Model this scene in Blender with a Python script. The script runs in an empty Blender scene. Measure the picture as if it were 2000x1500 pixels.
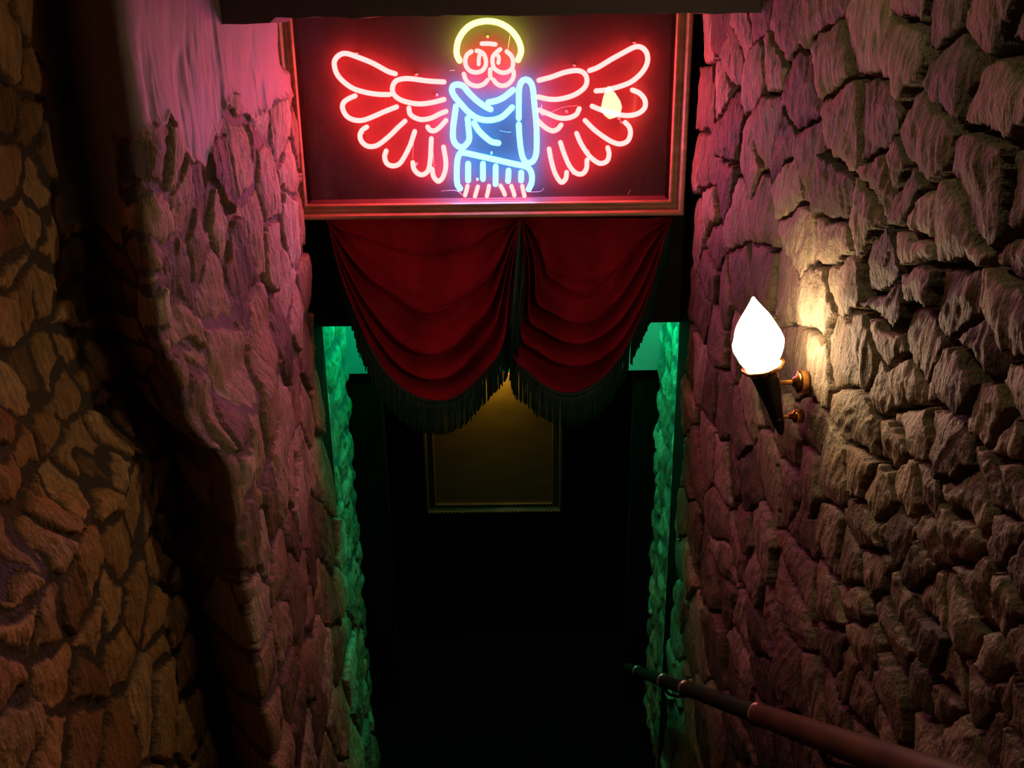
import bpy, math, random
import numpy as np
from mathutils import Vector, Matrix

sc = bpy.context.scene
COL = sc.collection
rng = np.random.default_rng(7)
random.seed(7)

# ------------------------------------------------------------------ camera
EYE = 3.5
F_PX = 1904.0
PITCH = math.radians(20.0)
ROLL = math.radians(0.7)
_F = np.array([0, math.cos(PITCH), -math.sin(PITCH)])
_U0 = np.array([0, math.sin(PITCH), math.cos(PITCH)])
_R0 = np.array([1.0, 0, 0])
_R = math.cos(ROLL) * _R0 - math.sin(ROLL) * _U0
_U = math.sin(ROLL) * _R0 + math.cos(ROLL) * _U0
cam_d = bpy.data.cameras.new('camera')
cam = bpy.data.objects.new('camera', cam_d)
COL.objects.link(cam)
cam_d.sensor_width = 36
cam_d.lens = F_PX / 2000 * 36
cam_d.clip_start = 0.02
cam.matrix_world = Matrix(((_R[0], _U[0], -_F[0], 0), (_R[1], _U[1], -_F[1], 0),
                           (_R[2], _U[2], -_F[2], EYE), (0, 0, 0, 1)))
sc.camera = cam

# ------------------------------------------------------------------ exposure, world
sc.view_settings.view_transform = 'Standard'
sc.view_settings.look = 'None'
sc.view_settings.gamma = 1
sc.view_settings.exposure = 0.0
w = bpy.data.worlds.new('world')
sc.world = w
w.use_nodes = True
w.node_tree.nodes['Background'].inputs[0].default_value = (0.6, 0.5, 0.4, 1)
w.node_tree.nodes['Background'].inputs[1].default_value = 0.0

# unseen fill light added behind the camera for the near walls: dim and warm
ld = bpy.data.lights.new('landing_fill', 'AREA')
ld.shape = 'DISK'; ld.size = 0.25; ld.energy = 0.10; ld.color = (1.0, 0.72, 0.38)
lo = bpy.data.objects.new('landing_fill', ld); COL.objects.link(lo)
lo.location = (0.15, -1.2, 4.15)
lo.rotation_euler = (math.radians(52), 0, 0)

# unseen fill added over the stairs, short of the beam, for the right wall
ld = bpy.data.lights.new('stair_fill', 'AREA')
ld.shape = 'DISK'; ld.size = 0.10; ld.energy = 1.45; ld.color = (1.0, 0.84, 0.46)
lo = bpy.data.objects.new('stair_fill', ld); COL.objects.link(lo)
lo.location = (-0.05, 1.60, 3.95)
lo.rotation_euler = (0, math.radians(-38), 0)

TUBE_RED = (32.0, 0.86, 0.80)
TUBE_BLUE = (0.70, 8.0, 22.0)
TUBE_YELLOW = (9.0, 13.0, 0.76)
FLAME = (35.0, 24.0, 14.0)
GREEN_LAMP = (1.0, 1300.0, 520.0)
AMBER = (460.0, 250.0, 20.0)


# ------------------------------------------------------------------ pixels to places
def ray(px, py):
    return _F + (px - 1000) / F_PX * _R - (py - 750) / F_PX * _U

def on_y(px, py, Y):
    d = ray(px, py); t = Y / d[1]
    return np.array([d[0] * t, Y, EYE + d[2] * t])

def on_x(px, py, X):
    d = ray(px, py); t = X / d[0]
    return np.array([X, d[1] * t, EYE + d[2] * t])


# ------------------------------------------------------------------ materials
def mat(name, color=(0.5, 0.5, 0.5), rough=0.6, metal=0.0, spec=0.5, bump=0.0, bscale=60, var=0.0,
        vscale=(8, 8, 8), emit=None, sheen=0.0):
    m = bpy.data.materials.new(name); m.use_nodes = True
    nt = m.node_tree; N = nt.nodes; L = nt.links
    b = N['Principled BSDF']
    b.inputs['Base Color'].default_value = (*color, 1)
    b.inputs['Roughness'].default_value = rough
    b.inputs['Metallic'].default_value = metal
    b.inputs['Specular IOR Level'].default_value = spec
    if sheen: b.inputs['Sheen Weight'].default_value = sheen
    if emit:
        b.inputs['Emission Color'].default_value = (*emit, 1)
        b.inputs['Emission Strength'].default_value = 1.0
    tc = None
    if var or bump:
        tc = N.new('ShaderNodeTexCoord')
    if var:
        mp = N.new('ShaderNodeMapping'); mp.inputs['Scale'].default_value = vscale
        L.new(tc.outputs['Object'], mp.inputs[0])
        n = N.new('ShaderNodeTexNoise'); n.inputs['Scale'].default_value = 1.0; n.inputs['Detail'].default_value = 6
        L.new(mp.outputs[0], n.inputs['Vector'])
        r = N.new('ShaderNodeValToRGB')
        r.color_ramp.elements[0].position = 0.3; r.color_ramp.elements[1].position = 0.7
        r.color_ramp.elements[0].color = (*[c * (1 - var) for c in color], 1)
        r.color_ramp.elements[1].color = (*[min(1, c * (1 + var)) for c in color], 1)
        L.new(n.outputs[0], r.inputs[0]); L.new(r.outputs[0], b.inputs['Base Color'])
    if bump:
        n = N.new('ShaderNodeTexNoise'); n.inputs['Scale'].default_value = bscale; n.inputs['Detail'].default_value = 5
        L.new(tc.outputs['Object'], n.inputs['Vector'])
        bm_ = N.new('ShaderNodeBump'); bm_.inputs['Strength'].default_value = bump; bm_.inputs['Distance'].default_value = 0.01
        L.new(n.outputs[0], bm_.inputs['Height']); L.new(bm_.outputs[0], b.inputs['Normal'])
    return m

def emissive(name, rgb):
    m = bpy.data.materials.new(name); m.use_nodes = True
    nt = m.node_tree; nt.nodes.clear()
    o = nt.nodes.new('ShaderNodeOutputMaterial'); e = nt.nodes.new('ShaderNodeEmission')
    mx = max(rgb)
    e.inputs[0].default_value = (*[c / mx for c in rgb], 1); e.inputs[1].default_value = mx
    nt.links.new(e.outputs[0], o.inputs[0])
    return m

def pane_glass(name, refl=0.042):
    m = bpy.data.materials.new(name); m.use_nodes = True
    nt = m.node_tree; nt.nodes.clear()
    o = nt.nodes.new('ShaderNodeOutputMaterial')
    t = nt.nodes.new('ShaderNodeBsdfTransparent'); g = nt.nodes.new('ShaderNodeBsdfGlossy')
    g.inputs['Roughness'].default_value = 0.012
    g.inputs['Color'].default_value = (1, 1, 1, 1)
    mx = nt.nodes.new('ShaderNodeMixShader'); mx.inputs[0].default_value = refl
    nt.links.new(t.outputs[0], mx.inputs[1]); nt.links.new(g.outputs[0], mx.inputs[2])
    nt.links.new(mx.outputs[0], o.inputs[0])
    return m

def stone_material(name, dark, light, warm, mortar, plaster, streak=(90, 90, 9)):
    """stone colour from a per-stone value, joints and plaster from their own masks"""
    m = bpy.data.materials.new(name); m.use_nodes = True
    nt = m.node_tree; N = nt.nodes; L = nt.links
    b = N['Principled BSDF']; b.inputs['Roughness'].default_value = 0.62
    b.inputs['Specular IOR Level'].default_value = 0.45
    def attr(n):
        a = N.new('ShaderNodeAttribute'); a.attribute_name = n; return a.outputs['Fac']
    def mix(f, a, c, mode='MIX'):
        x = N.new('ShaderNodeMix'); x.data_type = 'RGBA'; x.blend_type = mode
        for s, v in ((x.inputs[0], f), (x.inputs[6], a), (x.inputs[7], c)):
            if hasattr(v, 'links'): L.new(v, s)
            elif isinstance(v, tuple): s.default_value = (*v, 1)
            else: s.default_value = v
        return x.outputs[2]
    tc = N.new('ShaderNodeTexCoord')
    def noise(scale, mp=(1, 1, 1), det=8, dist=0.0):
        mm = N.new('ShaderNodeMapping'); mm.inputs['Scale'].default_value = mp
        L.new(tc.outputs['Object'], mm.inputs[0])
        n = N.new('ShaderNodeTexNoise'); n.inputs['Scale'].default_value = scale; n.inputs['Detail'].default_value = det
        n.inputs['Distortion'].default_value = dist
        L.new(mm.outputs[0], n.inputs['Vector']); return n.outputs[0]
    ramp = N.new('ShaderNodeValToRGB'); cr = ramp.color_ramp
    cr.elements[0].position = 0.0; cr.elements[0].color = (*dark, 1)
    cr.elements[1].position = 1.0; cr.elements[1].color = (*light, 1)
    e = cr.elements.new(0.5); e.color = (*warm, 1)
    L.new(attr('stone'), ramp.inputs[0])
    def mr(v, a, b_, c, d):
        x = N.new('ShaderNodeMapRange'); L.new(v, x.inputs[0])
        for i, k in enumerate((a, b_, c, d)): x.inputs[i + 1].default_value = k
        return x.outputs[0]
    st = mr(noise(1.0, streak, 6, 0.6), 0.3, 0.72, 0.55, 1.3)
    blot = mr(noise(7.0, (1, 1, .6), 6), 0.3, 0.7, 0.7, 1.25)
    gx = N.new('ShaderNodeMath'); gx.operation = 'MULTIPLY'; L.new(st, gx.inputs[0]); L.new(blot, gx.inputs[1])
    comb = N.new('ShaderNodeCombineColor')
    for i in range(3): L.new(gx.outputs[0], comb.inputs[i])
    stone = mix(1.0, ramp.outputs[0], comb.outputs[0], 'MULTIPLY')
    rust = mr(noise(11.0, (1, 1, .5), 5), 0.55, 0.7, 0.0, 0.5)
    stone = mix(rust, stone, tuple(c * k for c, k in zip(warm, (1.1, 0.8, 0.55))))
    mort_c = mix(attr('grime_torchlight'), mortar, (0.11, 0.08, 0.052))
    stone = mix(attr('grime_torchlight'), stone, mix(1.0, stone, (1.35, 1.02, 0.64), 'MULTIPLY'))  # near wall: warm torchlight put into the stone colour as a tint
    base = mix(attr('joint'), stone, mort_c)
    base = mix(attr('plaster'), base, plaster)
    L.new(base, b.inputs['Base Color'])
    # fine grain
    n1 = noise(1.0, (160, 160, 26), 8, 0.8)
    n2 = noise(130.0, (1, 1, 1), 8)
    ad = N.new('ShaderNodeMath'); ad.operation = 'ADD'; L.new(n1, ad.inputs[0]); L.new(n2, ad.inputs[1])
    inv = N.new('ShaderNodeMath'); inv.operation = 'SUBTRACT'; inv.inputs[0].default_value = 1.0
    L.new(attr('plaster'), inv.inputs[1])
    sm = N.new('ShaderNodeMath'); sm.operation = 'MULTIPLY_ADD'; L.new(inv.outputs[0], sm.inputs[0])
    sm.inputs[1].default_value = 0.75; sm.inputs[2].default_value = 0.12
    bp = N.new('ShaderNodeBump'); bp.inputs['Distance'].default_value = 0.006
    L.new(sm.outputs[0], bp.inputs['Strength'])
    L.new(ad.outputs[0], bp.inputs['Height']); L.new(bp.outputs[0], b.inputs['Normal'])
    return m

M = {}
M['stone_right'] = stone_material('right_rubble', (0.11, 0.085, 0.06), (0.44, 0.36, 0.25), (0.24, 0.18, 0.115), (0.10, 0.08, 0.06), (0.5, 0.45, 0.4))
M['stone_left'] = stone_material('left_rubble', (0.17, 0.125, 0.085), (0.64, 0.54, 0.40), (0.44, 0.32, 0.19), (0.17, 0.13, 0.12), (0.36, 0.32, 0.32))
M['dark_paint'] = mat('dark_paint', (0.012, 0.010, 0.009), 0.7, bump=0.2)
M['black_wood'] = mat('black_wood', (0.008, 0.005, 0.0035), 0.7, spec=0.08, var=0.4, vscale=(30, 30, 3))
M['beam'] = mat('soffit_paint', (0.10, 0.085, 0.085), 0.8, bump=0.3, bscale=20)
M['plaster_green'] = mat('passage_plaster', (0.5, 0.5, 0.5), 0.8, bump=0.15, bscale=12)
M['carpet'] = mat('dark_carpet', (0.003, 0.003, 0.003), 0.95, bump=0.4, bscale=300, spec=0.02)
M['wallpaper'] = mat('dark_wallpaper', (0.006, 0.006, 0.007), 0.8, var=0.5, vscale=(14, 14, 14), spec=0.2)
M['board'] = mat('sign_board', (0.058, 0.052, 0.058), 0.6, spec=0.25, var=0.12, vscale=(5, 5, 5), bump=0.05)
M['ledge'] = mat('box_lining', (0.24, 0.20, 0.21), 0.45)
M['gold_wood'] = mat('gilded_wood', (0.46, 0.34, 0.20), 0.4, metal=0.1, var=0.3, vscale=(9, 40, 40), bump=0.1)
M['glass'] = pane_glass('pane_glass')
M['clear'] = mat('clear_glass', (0.8, 0.8, 0.82), 0.15)
M['neon_red'] = emissive('red_neon', TUBE_RED)
M['neon_blue'] = emissive('blue_neon', TUBE_BLUE)
M['neon_yellow'] = emissive('yellow_neon', TUBE_YELLOW)
M['flame'] = emissive('lit_frosted_glass', FLAME)
M['brass'] = mat('polished_brass', (0.72, 0.40, 0.13), 0.22, metal=1.0)
M['black_metal'] = mat('black_enamel', (0.018, 0.015, 0.013), 0.28)
M['velvet'] = mat('red_velvet', (0.40, 0.014, 0.036), 0.8, var=0.35, vscale=(9, 9, 3), spec=0.12)
M['fringe'] = mat('green_fringe', (0.018, 0.085, 0.058), 0.5, var=0.5, vscale=(160, 5, 3))
M['rail_wood'] = mat('rail_wood', (0.11, 0.052, 0.024), 0.45, var=0.35, vscale=(60, 8, 8))
M['rail_dark'] = mat('rail_dark_iron', (0.022, 0.016, 0.014), 0.4)
M['steel'] = mat('polished_steel', (0.8, 0.76, 0.7), 0.15, metal=1.0)
M['panel'] = mat('picture_panel', (0.16, 0.12, 0.06), 0.6, var=0.15, vscale=(6, 6, 14))
M['frame_dark'] = mat('carved_frame', (0.20, 0.17, 0.12), 0.3, metal=0.6)


# ------------------------------------------------------------------ mesh helpers
def link_mesh(name, verts, faces, material, parent=None, smooth=True, kind=None):
    me = bpy.data.meshes.new(name)
    me.from_pydata([tuple(v) for v in verts], [], faces)
    me.materials.append(material)
    if smooth:
        me.polygons.foreach_set('use_smooth', [True] * len(me.polygons))
    me.update()
    o = bpy.data.objects.new(name, me); COL.objects.link(o)
    if parent:
        o.parent = parent
        o.matrix_parent_inverse = parent.matrix_world.inverted()
    if kind: o['kind'] = kind
    return o

def thing(name, loc, label, cat, group=None):
    o = bpy.data.objects.new(name, None); COL.objects.link(o)
    o.location = loc; o.empty_display_size = 0.05
    o.matrix_world = Matrix.Translation(Vector(loc))
    o['label'] = label; o['category'] = cat
    if group: o['group'] = group
    return o

class MB:
    def __init__(s): s.v = []; s.f = []
    def add(s, v, f):
        k = len(s.v); s.v += [tuple(map(float, p)) for p in v]; s.f += [tuple(i + k for i in q) for q in f]
    def box(s, a, b, bev=0.0):
        x0, y0, z0 = a; x1, y1, z1 = b
        v = [(x0, y0, z0), (x1, y0, z0), (x1, y1, z0), (x0, y1, z0), (x0, y0, z1), (x1, y0, z1), (x1, y1, z1), (x0, y1, z1)]
        s.add(v, [(0, 3, 2, 1), (4, 5, 6, 7), (0, 1, 5, 4), (1, 2, 6, 5), (2, 3, 7, 6), (3, 0, 4, 7)])
    def sweep(s, pts, r, n=10, cap=True):
        pts = np.array(pts, float); m = len(pts)
        rr = np.full(m, r) if np.isscalar(r) else np.array(r, float)
        T = np.gradient(pts, axis=0); T /= np.linalg.norm(T, axis=1)[:, None] + 1e-12
        up = np.array([0, 1.0, 0]) if abs(T[0][1]) < 0.8 else np.array([0, 0, 1.0])
        if cap:   # hemispherical ends
            a = np.linspace(0, math.pi / 2, 4)[1:]
            pre = [pts[0] - T[0] * rr[0] * math.sin(x) for x in a][::-1]
            post = [pts[-1] + T[-1] * rr[-1] * math.sin(x) for x in a]
            pts = np.vstack([pre, pts, post])
            rr = np.concatenate([[max(1e-4, rr[0] * math.cos(x)) for x in a][::-1], rr, [max(1e-4, rr[-1] * math.cos(x)) for x in a]])
            T = np.vstack([[T[0]] * 3, T, [T[-1]] * 3]); m = len(pts)
        v = []; prev = None
        for i in range(m):
            a = up if prev is None else prev
            a = a - T[i] * a.dot(T[i]); a /= np.linalg.norm(a) + 1e-12; prev = a
            b = np.cross(T[i], a)
            for k in range(n):
                t = 2 * math.pi * k / n
                v.append(pts[i] + rr[i] * (math.cos(t) * a + math.sin(t) * b))
        f = [(i * n + k, i * n + (k + 1) % n, (i + 1) * n + (k + 1) % n, (i + 1) * n + k) for i in range(m - 1) for k in range(n)]
        f += [tuple(range(n))[::-1], tuple((m - 1) * n + k for k in range(n))]
        s.add(v, f)
    def lathe(s, prof, origin, axis=(0, 0, 1), n=24, mod=None):
        ax = np.array(axis, float); ax /= np.linalg.norm(ax)
        a = np.cross(ax, [0, 1, 0]) if abs(ax[1]) < 0.9 else np.cross(ax, [1, 0, 0]); a /= np.linalg.norm(a)
        b = np.cross(ax, a); v = []
        for j, (r, h) in enumerate(prof):
            for k in range(n):
                t = 2 * math.pi * k / n
                q = r * (mod(t, j / (len(prof) - 1)) if mod else 1)
                v.append(np.array(origin) + ax * h + q * (math.cos(t) * a + math.sin(t) * b))
        m = len(prof)
        f = [(i * n + k, i * n + (k + 1) % n, (i + 1) * n + (k + 1) % n, (i + 1) * n + k) for i in range(m - 1) for k in range(n)]
        f += [tuple(range(n))[::-1], tuple((m - 1) * n + k for k in range(n))]
        s.add(v, f)
    def build(s, name, m, parent=None, smooth=True, kind=None):
        return link_mesh(name, s.v, s.f, m, parent, smooth, kind)

def flat_box(name, a, b, m, parent=None, kind=None):
    mb = MB(); mb.box(a, b); return mb.build(name, m, parent, False, kind)

def catmull(pts, sub=6):
    P = np.array(pts, float)
    if len(P) < 3:
        return np.array([P[0] + (P[-1] - P[0]) * t for t in np.linspace(0, 1, 4)])
    E = np.vstack([2 * P[0] - P[1], P, 2 * P[-1] - P[-2]]); out = []
    for i in range(1, len(E) - 2):
        p0, p1, p2, p3 = E[i - 1], E[i], E[i + 1], E[i + 2]
        for t in np.arange(sub) / sub:
            out.append(0.5 * ((2 * p1) + (-p0 + p2) * t + (2 * p0 - 5 * p1 + 4 * p2 - p3) * t * t + (-p0 + 3 * p1 - 3 * p2 + p3) * t ** 3))
    out.append(P[-1]); return np.array(out)


# ------------------------------------------------------------------ noise
class Noise2:
    def __init__(s, seed): s.t = np.random.default_rng(seed).random((256, 256)).astype(np.float32)
    def val(s, x, y):
        xi = np.floor(x).astype(np.int64); yi = np.floor(y).astype(np.int64)
        fx = x - xi; fy = y - yi; fx = fx * fx * (3 - 2 * fx); fy = fy * fy * (3 - 2 * fy)
        a = s.t[xi & 255, yi & 255]; b = s.t[(xi + 1) & 255, yi & 255]
        c = s.t[xi & 255, (yi + 1) & 255]; d = s.t[(xi + 1) & 255, (yi + 1) & 255]
        return (a + (b - a) * fx) * (1 - fy) + (c + (d - c) * fx) * fy
    def fbm(s, x, y, o=4, g=0.5):
        r = 0; a = 1; n = 0
        for i in range(o):
            r = r + a * s.val(x * 2 ** i + 17.3 * i, y * 2 ** i + 9.1 * i); n += a; a *= g
        return r / n * 2 - 1
    def ridge(s, x, y, o=4):
        r = 0; a = 1; n = 0
        for i in range(o):
            r = r + a * (1 - np.abs(2 * s.val(x * 2 ** i + 5.7 * i, y * 2 ** i + 3.1 * i) - 1)); n += a; a *= 0.5
        return r / n

def sstep(a, b, x):
    t = np.clip((x - a) / (b - a), 0, 1); return t * t * (3 - 2 * t)


def rubble_wall(name, P, Nn, S, seeds, heights, tones, material, gap, bevel, hbase, hvar, tilt, seed,
                plaster=None, fibre=0.004, crag=0.008, warp=0.012, mortar_fill=0.0, aniso=1.0, course=0.8):
    """P: (rows, cols, 3) undisplaced surface, Nn: normals, S: (rows, cols, 2) running coordinates in metres"""
    R, C, _ = P.shape
    n1 = Noise2(seed); n2 = Noise2(seed + 1); n3 = Noise2(seed + 2)
    u = S[..., 0]; v = S[..., 1]
    Q = P.copy()
    wu = n1.fbm(u * 9, v * 9, 4) * warp + n1.fbm(u * 40 + 7, v * 30, 4) * warp * 0.5
    wv = n2.fbm(u * 9, v * 9, 4) * warp + n2.fbm(u * 40 + 7, v * 40, 3) * warp * 0.35
    Q[..., 1] += wu; Q[..., 2] += wv; Q[..., 0] += wu * 0.3
    sd = np.array(seeds, np.float32)
    def zmap(z_): return np.where(z_ < 2.95, z_, 2.95 + (z_ - 2.95) * (1.05 / aniso)) if aniso < 1 else z_
    Q[..., 2] = zmap(Q[..., 2]); sdz = sd.copy(); sdz[:, 2] = zmap(sd[:, 2])
    Qf = Q.reshape(-1, 3).astype(np.float32)
    sc3 = np.array([0.25, 1, aniso], np.float32)
    i1 = np.zeros(len(Qf), np.int64); e = np.zeros(len(Qf), np.float32); VF = np.zeros(len(Qf), np.float32)
    for k in range(0, len(Qf), 60000):
        q = Qf[k:k + 60000]
        d = (((q[:, None, :] - sdz[None]) * sc3) ** 2).sum(2)
        a = np.argmin(d, 1); ar = np.arange(len(q)); da = d[ar, a].copy(); d[ar, a] = 1e9
        # nearest borders: smallest distance to the bisector of two runner-up stones
        part = np.argpartition(d, 4, axis=1)[:, :4]
        best = np.full(len(q), 1e9, np.float32); vfr = np.zeros(len(q), np.float32)
        for j in range(4):
            c = part[:, j]
            sep = np.linalg.norm((sdz[c] - sdz[a]) * sc3, axis=1)
            bb = (d[ar, c] - da) / (2 * sep + 1e-6); m_ = bb < best
            vf = np.abs(sd[c, 2] - sd[a, 2]) / (np.linalg.norm(sd[c] - sd[a], axis=1) + 1e-6)
            best = np.where(m_, bb, best); vfr = np.where(m_, vf, vfr)
        i1[k:k + 60000] = a; e[k:k + 60000] = best; VF[k:k + 60000] = vfr
    i1 = i1.reshape(R, C); e = e.reshape(R, C); VF = VF.reshape(R, C)
    ns = len(sd); r_ = np.random.default_rng(seed + 9)
    H = hbase + hvar * r_.random(ns)
    heights = [None if h is None else 0.013 + (h - 0.02) * 0.30 for h in heights]
    for i, h in enumerate(heights):
        if h is not None: H[i] = h
    ty = r_.normal(0, tilt, ns); tz = r_.normal(0, tilt, ns)
    tone = r_.random(ns)
    for i, t in enumerate(tones):
        if t is not None: tone[i] = t
    ang = r_.normal(0, 0.3, ns); off = r_.random(ns) * 50
    gvar = gap * (0.7 + 0.6 * n3.val(u * 7, v * 7)) * (0.5 + course * VF ** 2)
    prof = sstep(0, 1, (e - gvar) / (bevel * (0.5 + 1.0 * n2.val(u * 14, v * 14))))
    cu = sd[:, 1][i1]; cz = sd[:, 2][i1]
    du = P[..., 1] - cu; dz = P[..., 2] - cz
    th = ang[i1]; ct = np.cos(th); s_ = np.sin(th)
    ru = du * ct - dz * s_ + off[i1]; rz = du * s_ + dz * ct + off[i1] * 1.7
    fib = n3.ridge(ru * 42, rz * 5.5, 4) - 0.5
    cr = n1.ridge(ru * 13, rz * 6, 4) - 0.55
    chip = n2.fbm(u * 30, v * 22, 4)
    # stepped lamination
    lam = n3.fbm(ru * 11 + 3, rz * 4.5, 3) * 3.2; lam = (np.floor(lam) + sstep(0.35, 0.65, lam - np.floor(lam))) / 3.2
    dome = np.clip(e, 0, 0.06) * 0.18
    h = H[i1] + ty[i1] * du + tz[i1] * dz + dome + fibre * fib * 2 + crag * (cr * 1.3 + lam * 1.0 + chip * 0.45)
    mort = mortar_fill + 0.004 * chip + 0.006 * n2.fbm(u * 6, v * 6, 2)
    rel = mort + (h - mort) * prof
    joint = 1 - sstep(0.1, 0.6, prof)
    pl = np.zeros((R, C))
    if plaster is not None:
        pl, ph = plaster(P, u, v, n1, n2)
        rel = rel * (1 - pl) + ph * pl
    rel = rel * (0.12 + 0.88 * np.where(Nn[..., 1] < -0.05, sstep(0.1, 0.95, np.abs(Nn[..., 0]) * np.sign(Nn[..., 0]) if name == 'wall_left' else 1.0), 1.0))
    V = P + Nn * rel[..., None]
    idx = np.arange(R * C).reshape(R, C)
    f = np.stack([idx[:-1, :-1], idx[:-1, 1:], idx[1:, 1:], idx[1:, :-1]], -1).reshape(-1, 4)
    me = bpy.data.meshes.new(name)
    me.vertices.add(R * C); me.vertices.foreach_set('co', V.reshape(-1).astype(np.float32))
    me.loops.add(f.size); me.loops.foreach_set('vertex_index', f.reshape(-1).astype(np.int32))
    me.polygons.add(len(f)); me.polygons.foreach_set('loop_start', np.arange(0, f.size, 4, dtype=np.int32))
    me.polygons.foreach_set('loop_total', np.full(len(f), 4, np.int32))
    me.polygons.foreach_set('use_smooth', np.ones(len(f), bool))
    me.update(calc_edges=True)
    for nm, arr in (('stone', tone[i1]), ('joint', joint), ('plaster', pl), ('grime_torchlight', (P[..., 0] < -0.80) * sstep(2.35, 2.2, P[..., 1]) * 1.0)):
        a = me.attributes.new(nm, 'FLOAT', 'POINT'); a.data.foreach_set('value', arr.reshape(-1).astype(np.float32))
    me.materials.append(material)
    o = bpy.data.objects.new(name, me); COL.objects.link(o); o['kind'] = 'structure'
    return o

def fill_seeds(traced, candidates, dmin):
    out = [tuple(t) for t in traced]; T = np.array(traced)
    for c in candidates:
        if np.min(np.linalg.norm(T - np.array(c), axis=1)) > dmin:
            out.append(tuple(c)); T = np.vstack([T, c])
    return out


# ------------------------------------------------------------------ wall_right: coursed rubble
XR = 0.69
Y_END = 3.55
def crop(ox, oy, s, pts): return [(ox + p[0] / s, oy + p[1] / s) + tuple(p[2:]) for p in pts]

right_px = crop(1330, 0, 2.985, [
 (200,110),(320,165),(400,80),(540,140),(780,20),(820,340,.06,.6),(1030,90),(1220,300,.065,.7),(1290,-20),(1470,50),(1720,90),(1540,400,.03),
 (1800,500,.06,.55),(1950,130),(250,320),(400,420),(490,350),(650,600),(900,780,.055,.5),(1100,720,.03),(1350,800,.04),(1200,1000),
 (1720,1080,.05,.3),(1930,1120),(1330,1250),(1520,1330,.05),(1970,1380),(200,500),(125,600),(230,780,.05),(120,950),(220,1070),
 (470,740),(560,850),(680,950),(360,950),(440,1270),(300,1230),(130,1250),(600,1080,.05,.9),(640,1380,.045,.9),(850,1400,.05,.8),(850,1130),
 (1020,1290,.05),(1130,1080),(1250,1130),(1300,1450),(150,1420)])
right_px += crop(1330, 500, 2.985, [
 (130,80),(210,250),(330,150),(90,300),(160,450),(270,500),(400,420),(430,90),(570,180,.02,.8),(760,330,.062,.8),(760,620,.055,.8),(900,150,.05,.8),
 (900,560,.02),(1000,560,.045),(1180,300,.05),(1120,50,.02),(1310,150,.05),(1170,500,.04),(1100,720),(1230,720),(1310,430,.01),
 (1550,250,.02,.1),(1560,700,.06,.3),(1850,330,.065,.5),(1660,520),(1740,900,.05),(1520,1150,.055),(1850,1050,.02),(1940,800),
 (1290,1000,.05),(980,980,.045,.7),(1000,1290,.055,.8),(840,1230,.06,.85),(720,1000,.03),(560,1050,.03),(480,830,.015),(350,850,.03),
 (300,1000),(200,900),(130,800),(120,1100),(210,1250),(275,1280),(360,1300),(480,1300),(580,1400),(700,1280),(1100,1430),
 (1180,1150),(1250,1320),(1370,1400),(1620,1400),(1750,1330),(1900,1300),(1950,1150),(640,640,.02)])
right_px += crop(1180, 1000, 2.44, [
 (400,100),(450,250),(530,60),(545,240),(600,180),(625,60),(720,130,.05,.8),(690,340,.05),(740,480),(900,260,.05),(890,60),(860,460),
 (1060,150,.055,.8),(1120,240),(1200,130,.055),(1230,280),(1330,90),(1420,250,.03,.1),(1500,120),(1640,130),(1030,440,.055,.8),(1160,450,.06,.7),
 (1200,630,.055),(1380,500),(1330,590),(1480,380,.02),(1500,650,.05),(1620,480),(1700,300),(1850,150),(1950,300),(1850,450),
 (560,400),(620,520),(420,600),(500,700),(620,700),(700,580),(730,800),(865,760,.055,.45),(600,850),(960,900,.05),(1060,930),(1120,800),
 (1180,950),(1060,650),(1335,880,.06,.5),(1450,830,.03),(1560,760),(1560,950),(1480,1080),(1620,1080),(1700,900),(1780,700),(1850,850),
 (1950,650),(1940,980,.06),(1800,1100),(1900,1200),(600,1050),(720,1080),(820,1150),(920,1200),(450,1000),(350,800),(1200,1100),(1100,1200),(1350,1220)])

def grid_right():
    dz = 0.0034
    zs = np.arange(0.15, 4.02, dz)
    ys = np.concatenate([np.arange(-0.9, 0.9, 0.012), np.arange(0.9, Y_END - 0.03, 0.0034)])
    arc = [(XR + 0.03 - 0.03 * math.cos(t), Y_END - 0.03 + 0.03 * math.sin(t), -math.cos(t), math.sin(t)) for t in np.linspace(0, math.pi / 2, 14)]
    xs = [(XR, y, -1, 0) for y in ys] + arc + [(XR + 0.03 + k, Y_END, 0, 1) for k in np.arange(0.005, 0.12, 0.006)]
    A = np.array(xs); R, C = len(zs), len(A)
    s = np.concatenate([[0], np.cumsum(np.hypot(np.diff(A[:, 0]), np.diff(A[:, 1])))]) + A[0, 1]
    P = np.zeros((R, C, 3)); P[..., 0] = A[:, 0]; P[..., 1] = A[:, 1]; P[..., 2] = zs[:, None]
    Nn = np.zeros((R, C, 3)); Nn[..., 0] = A[:, 2]; Nn[..., 1] = A[:, 3]
    S = np.zeros((R, C, 2)); S[..., 0] = s; S[..., 1] = zs[:, None]
    return P, Nn, S

tr = [tuple(on_x(p[0], p[1], XR - 0.04)) for p in right_px]
tr = [(XR, t[1], t[2]) for t in tr]
hts = [p[2] if len(p) > 2 else None for p in right_px]
tns = [p[3] if len(p) > 3 else None for p in right_px]
cand = []
z = 0.1; row = 0
while z < 4.1:
    y = -1.0 + 0.1 * (row % 2)
    while y < 3.7:
        cand.append((XR, y + rng.normal(0, 0.02), z + rng.normal(0, 0.015))); y += rng.uniform(0.13, 0.26)
    z += rng.uniform(0.10, 0.14); row += 1
seeds_r = fill_seeds(tr, cand, 0.17)
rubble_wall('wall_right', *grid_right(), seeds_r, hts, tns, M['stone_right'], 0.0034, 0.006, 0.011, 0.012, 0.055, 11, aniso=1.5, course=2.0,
            fibre=0.0034, crag=0.0060, warp=0.026, mortar_fill=-0.016)

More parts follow.
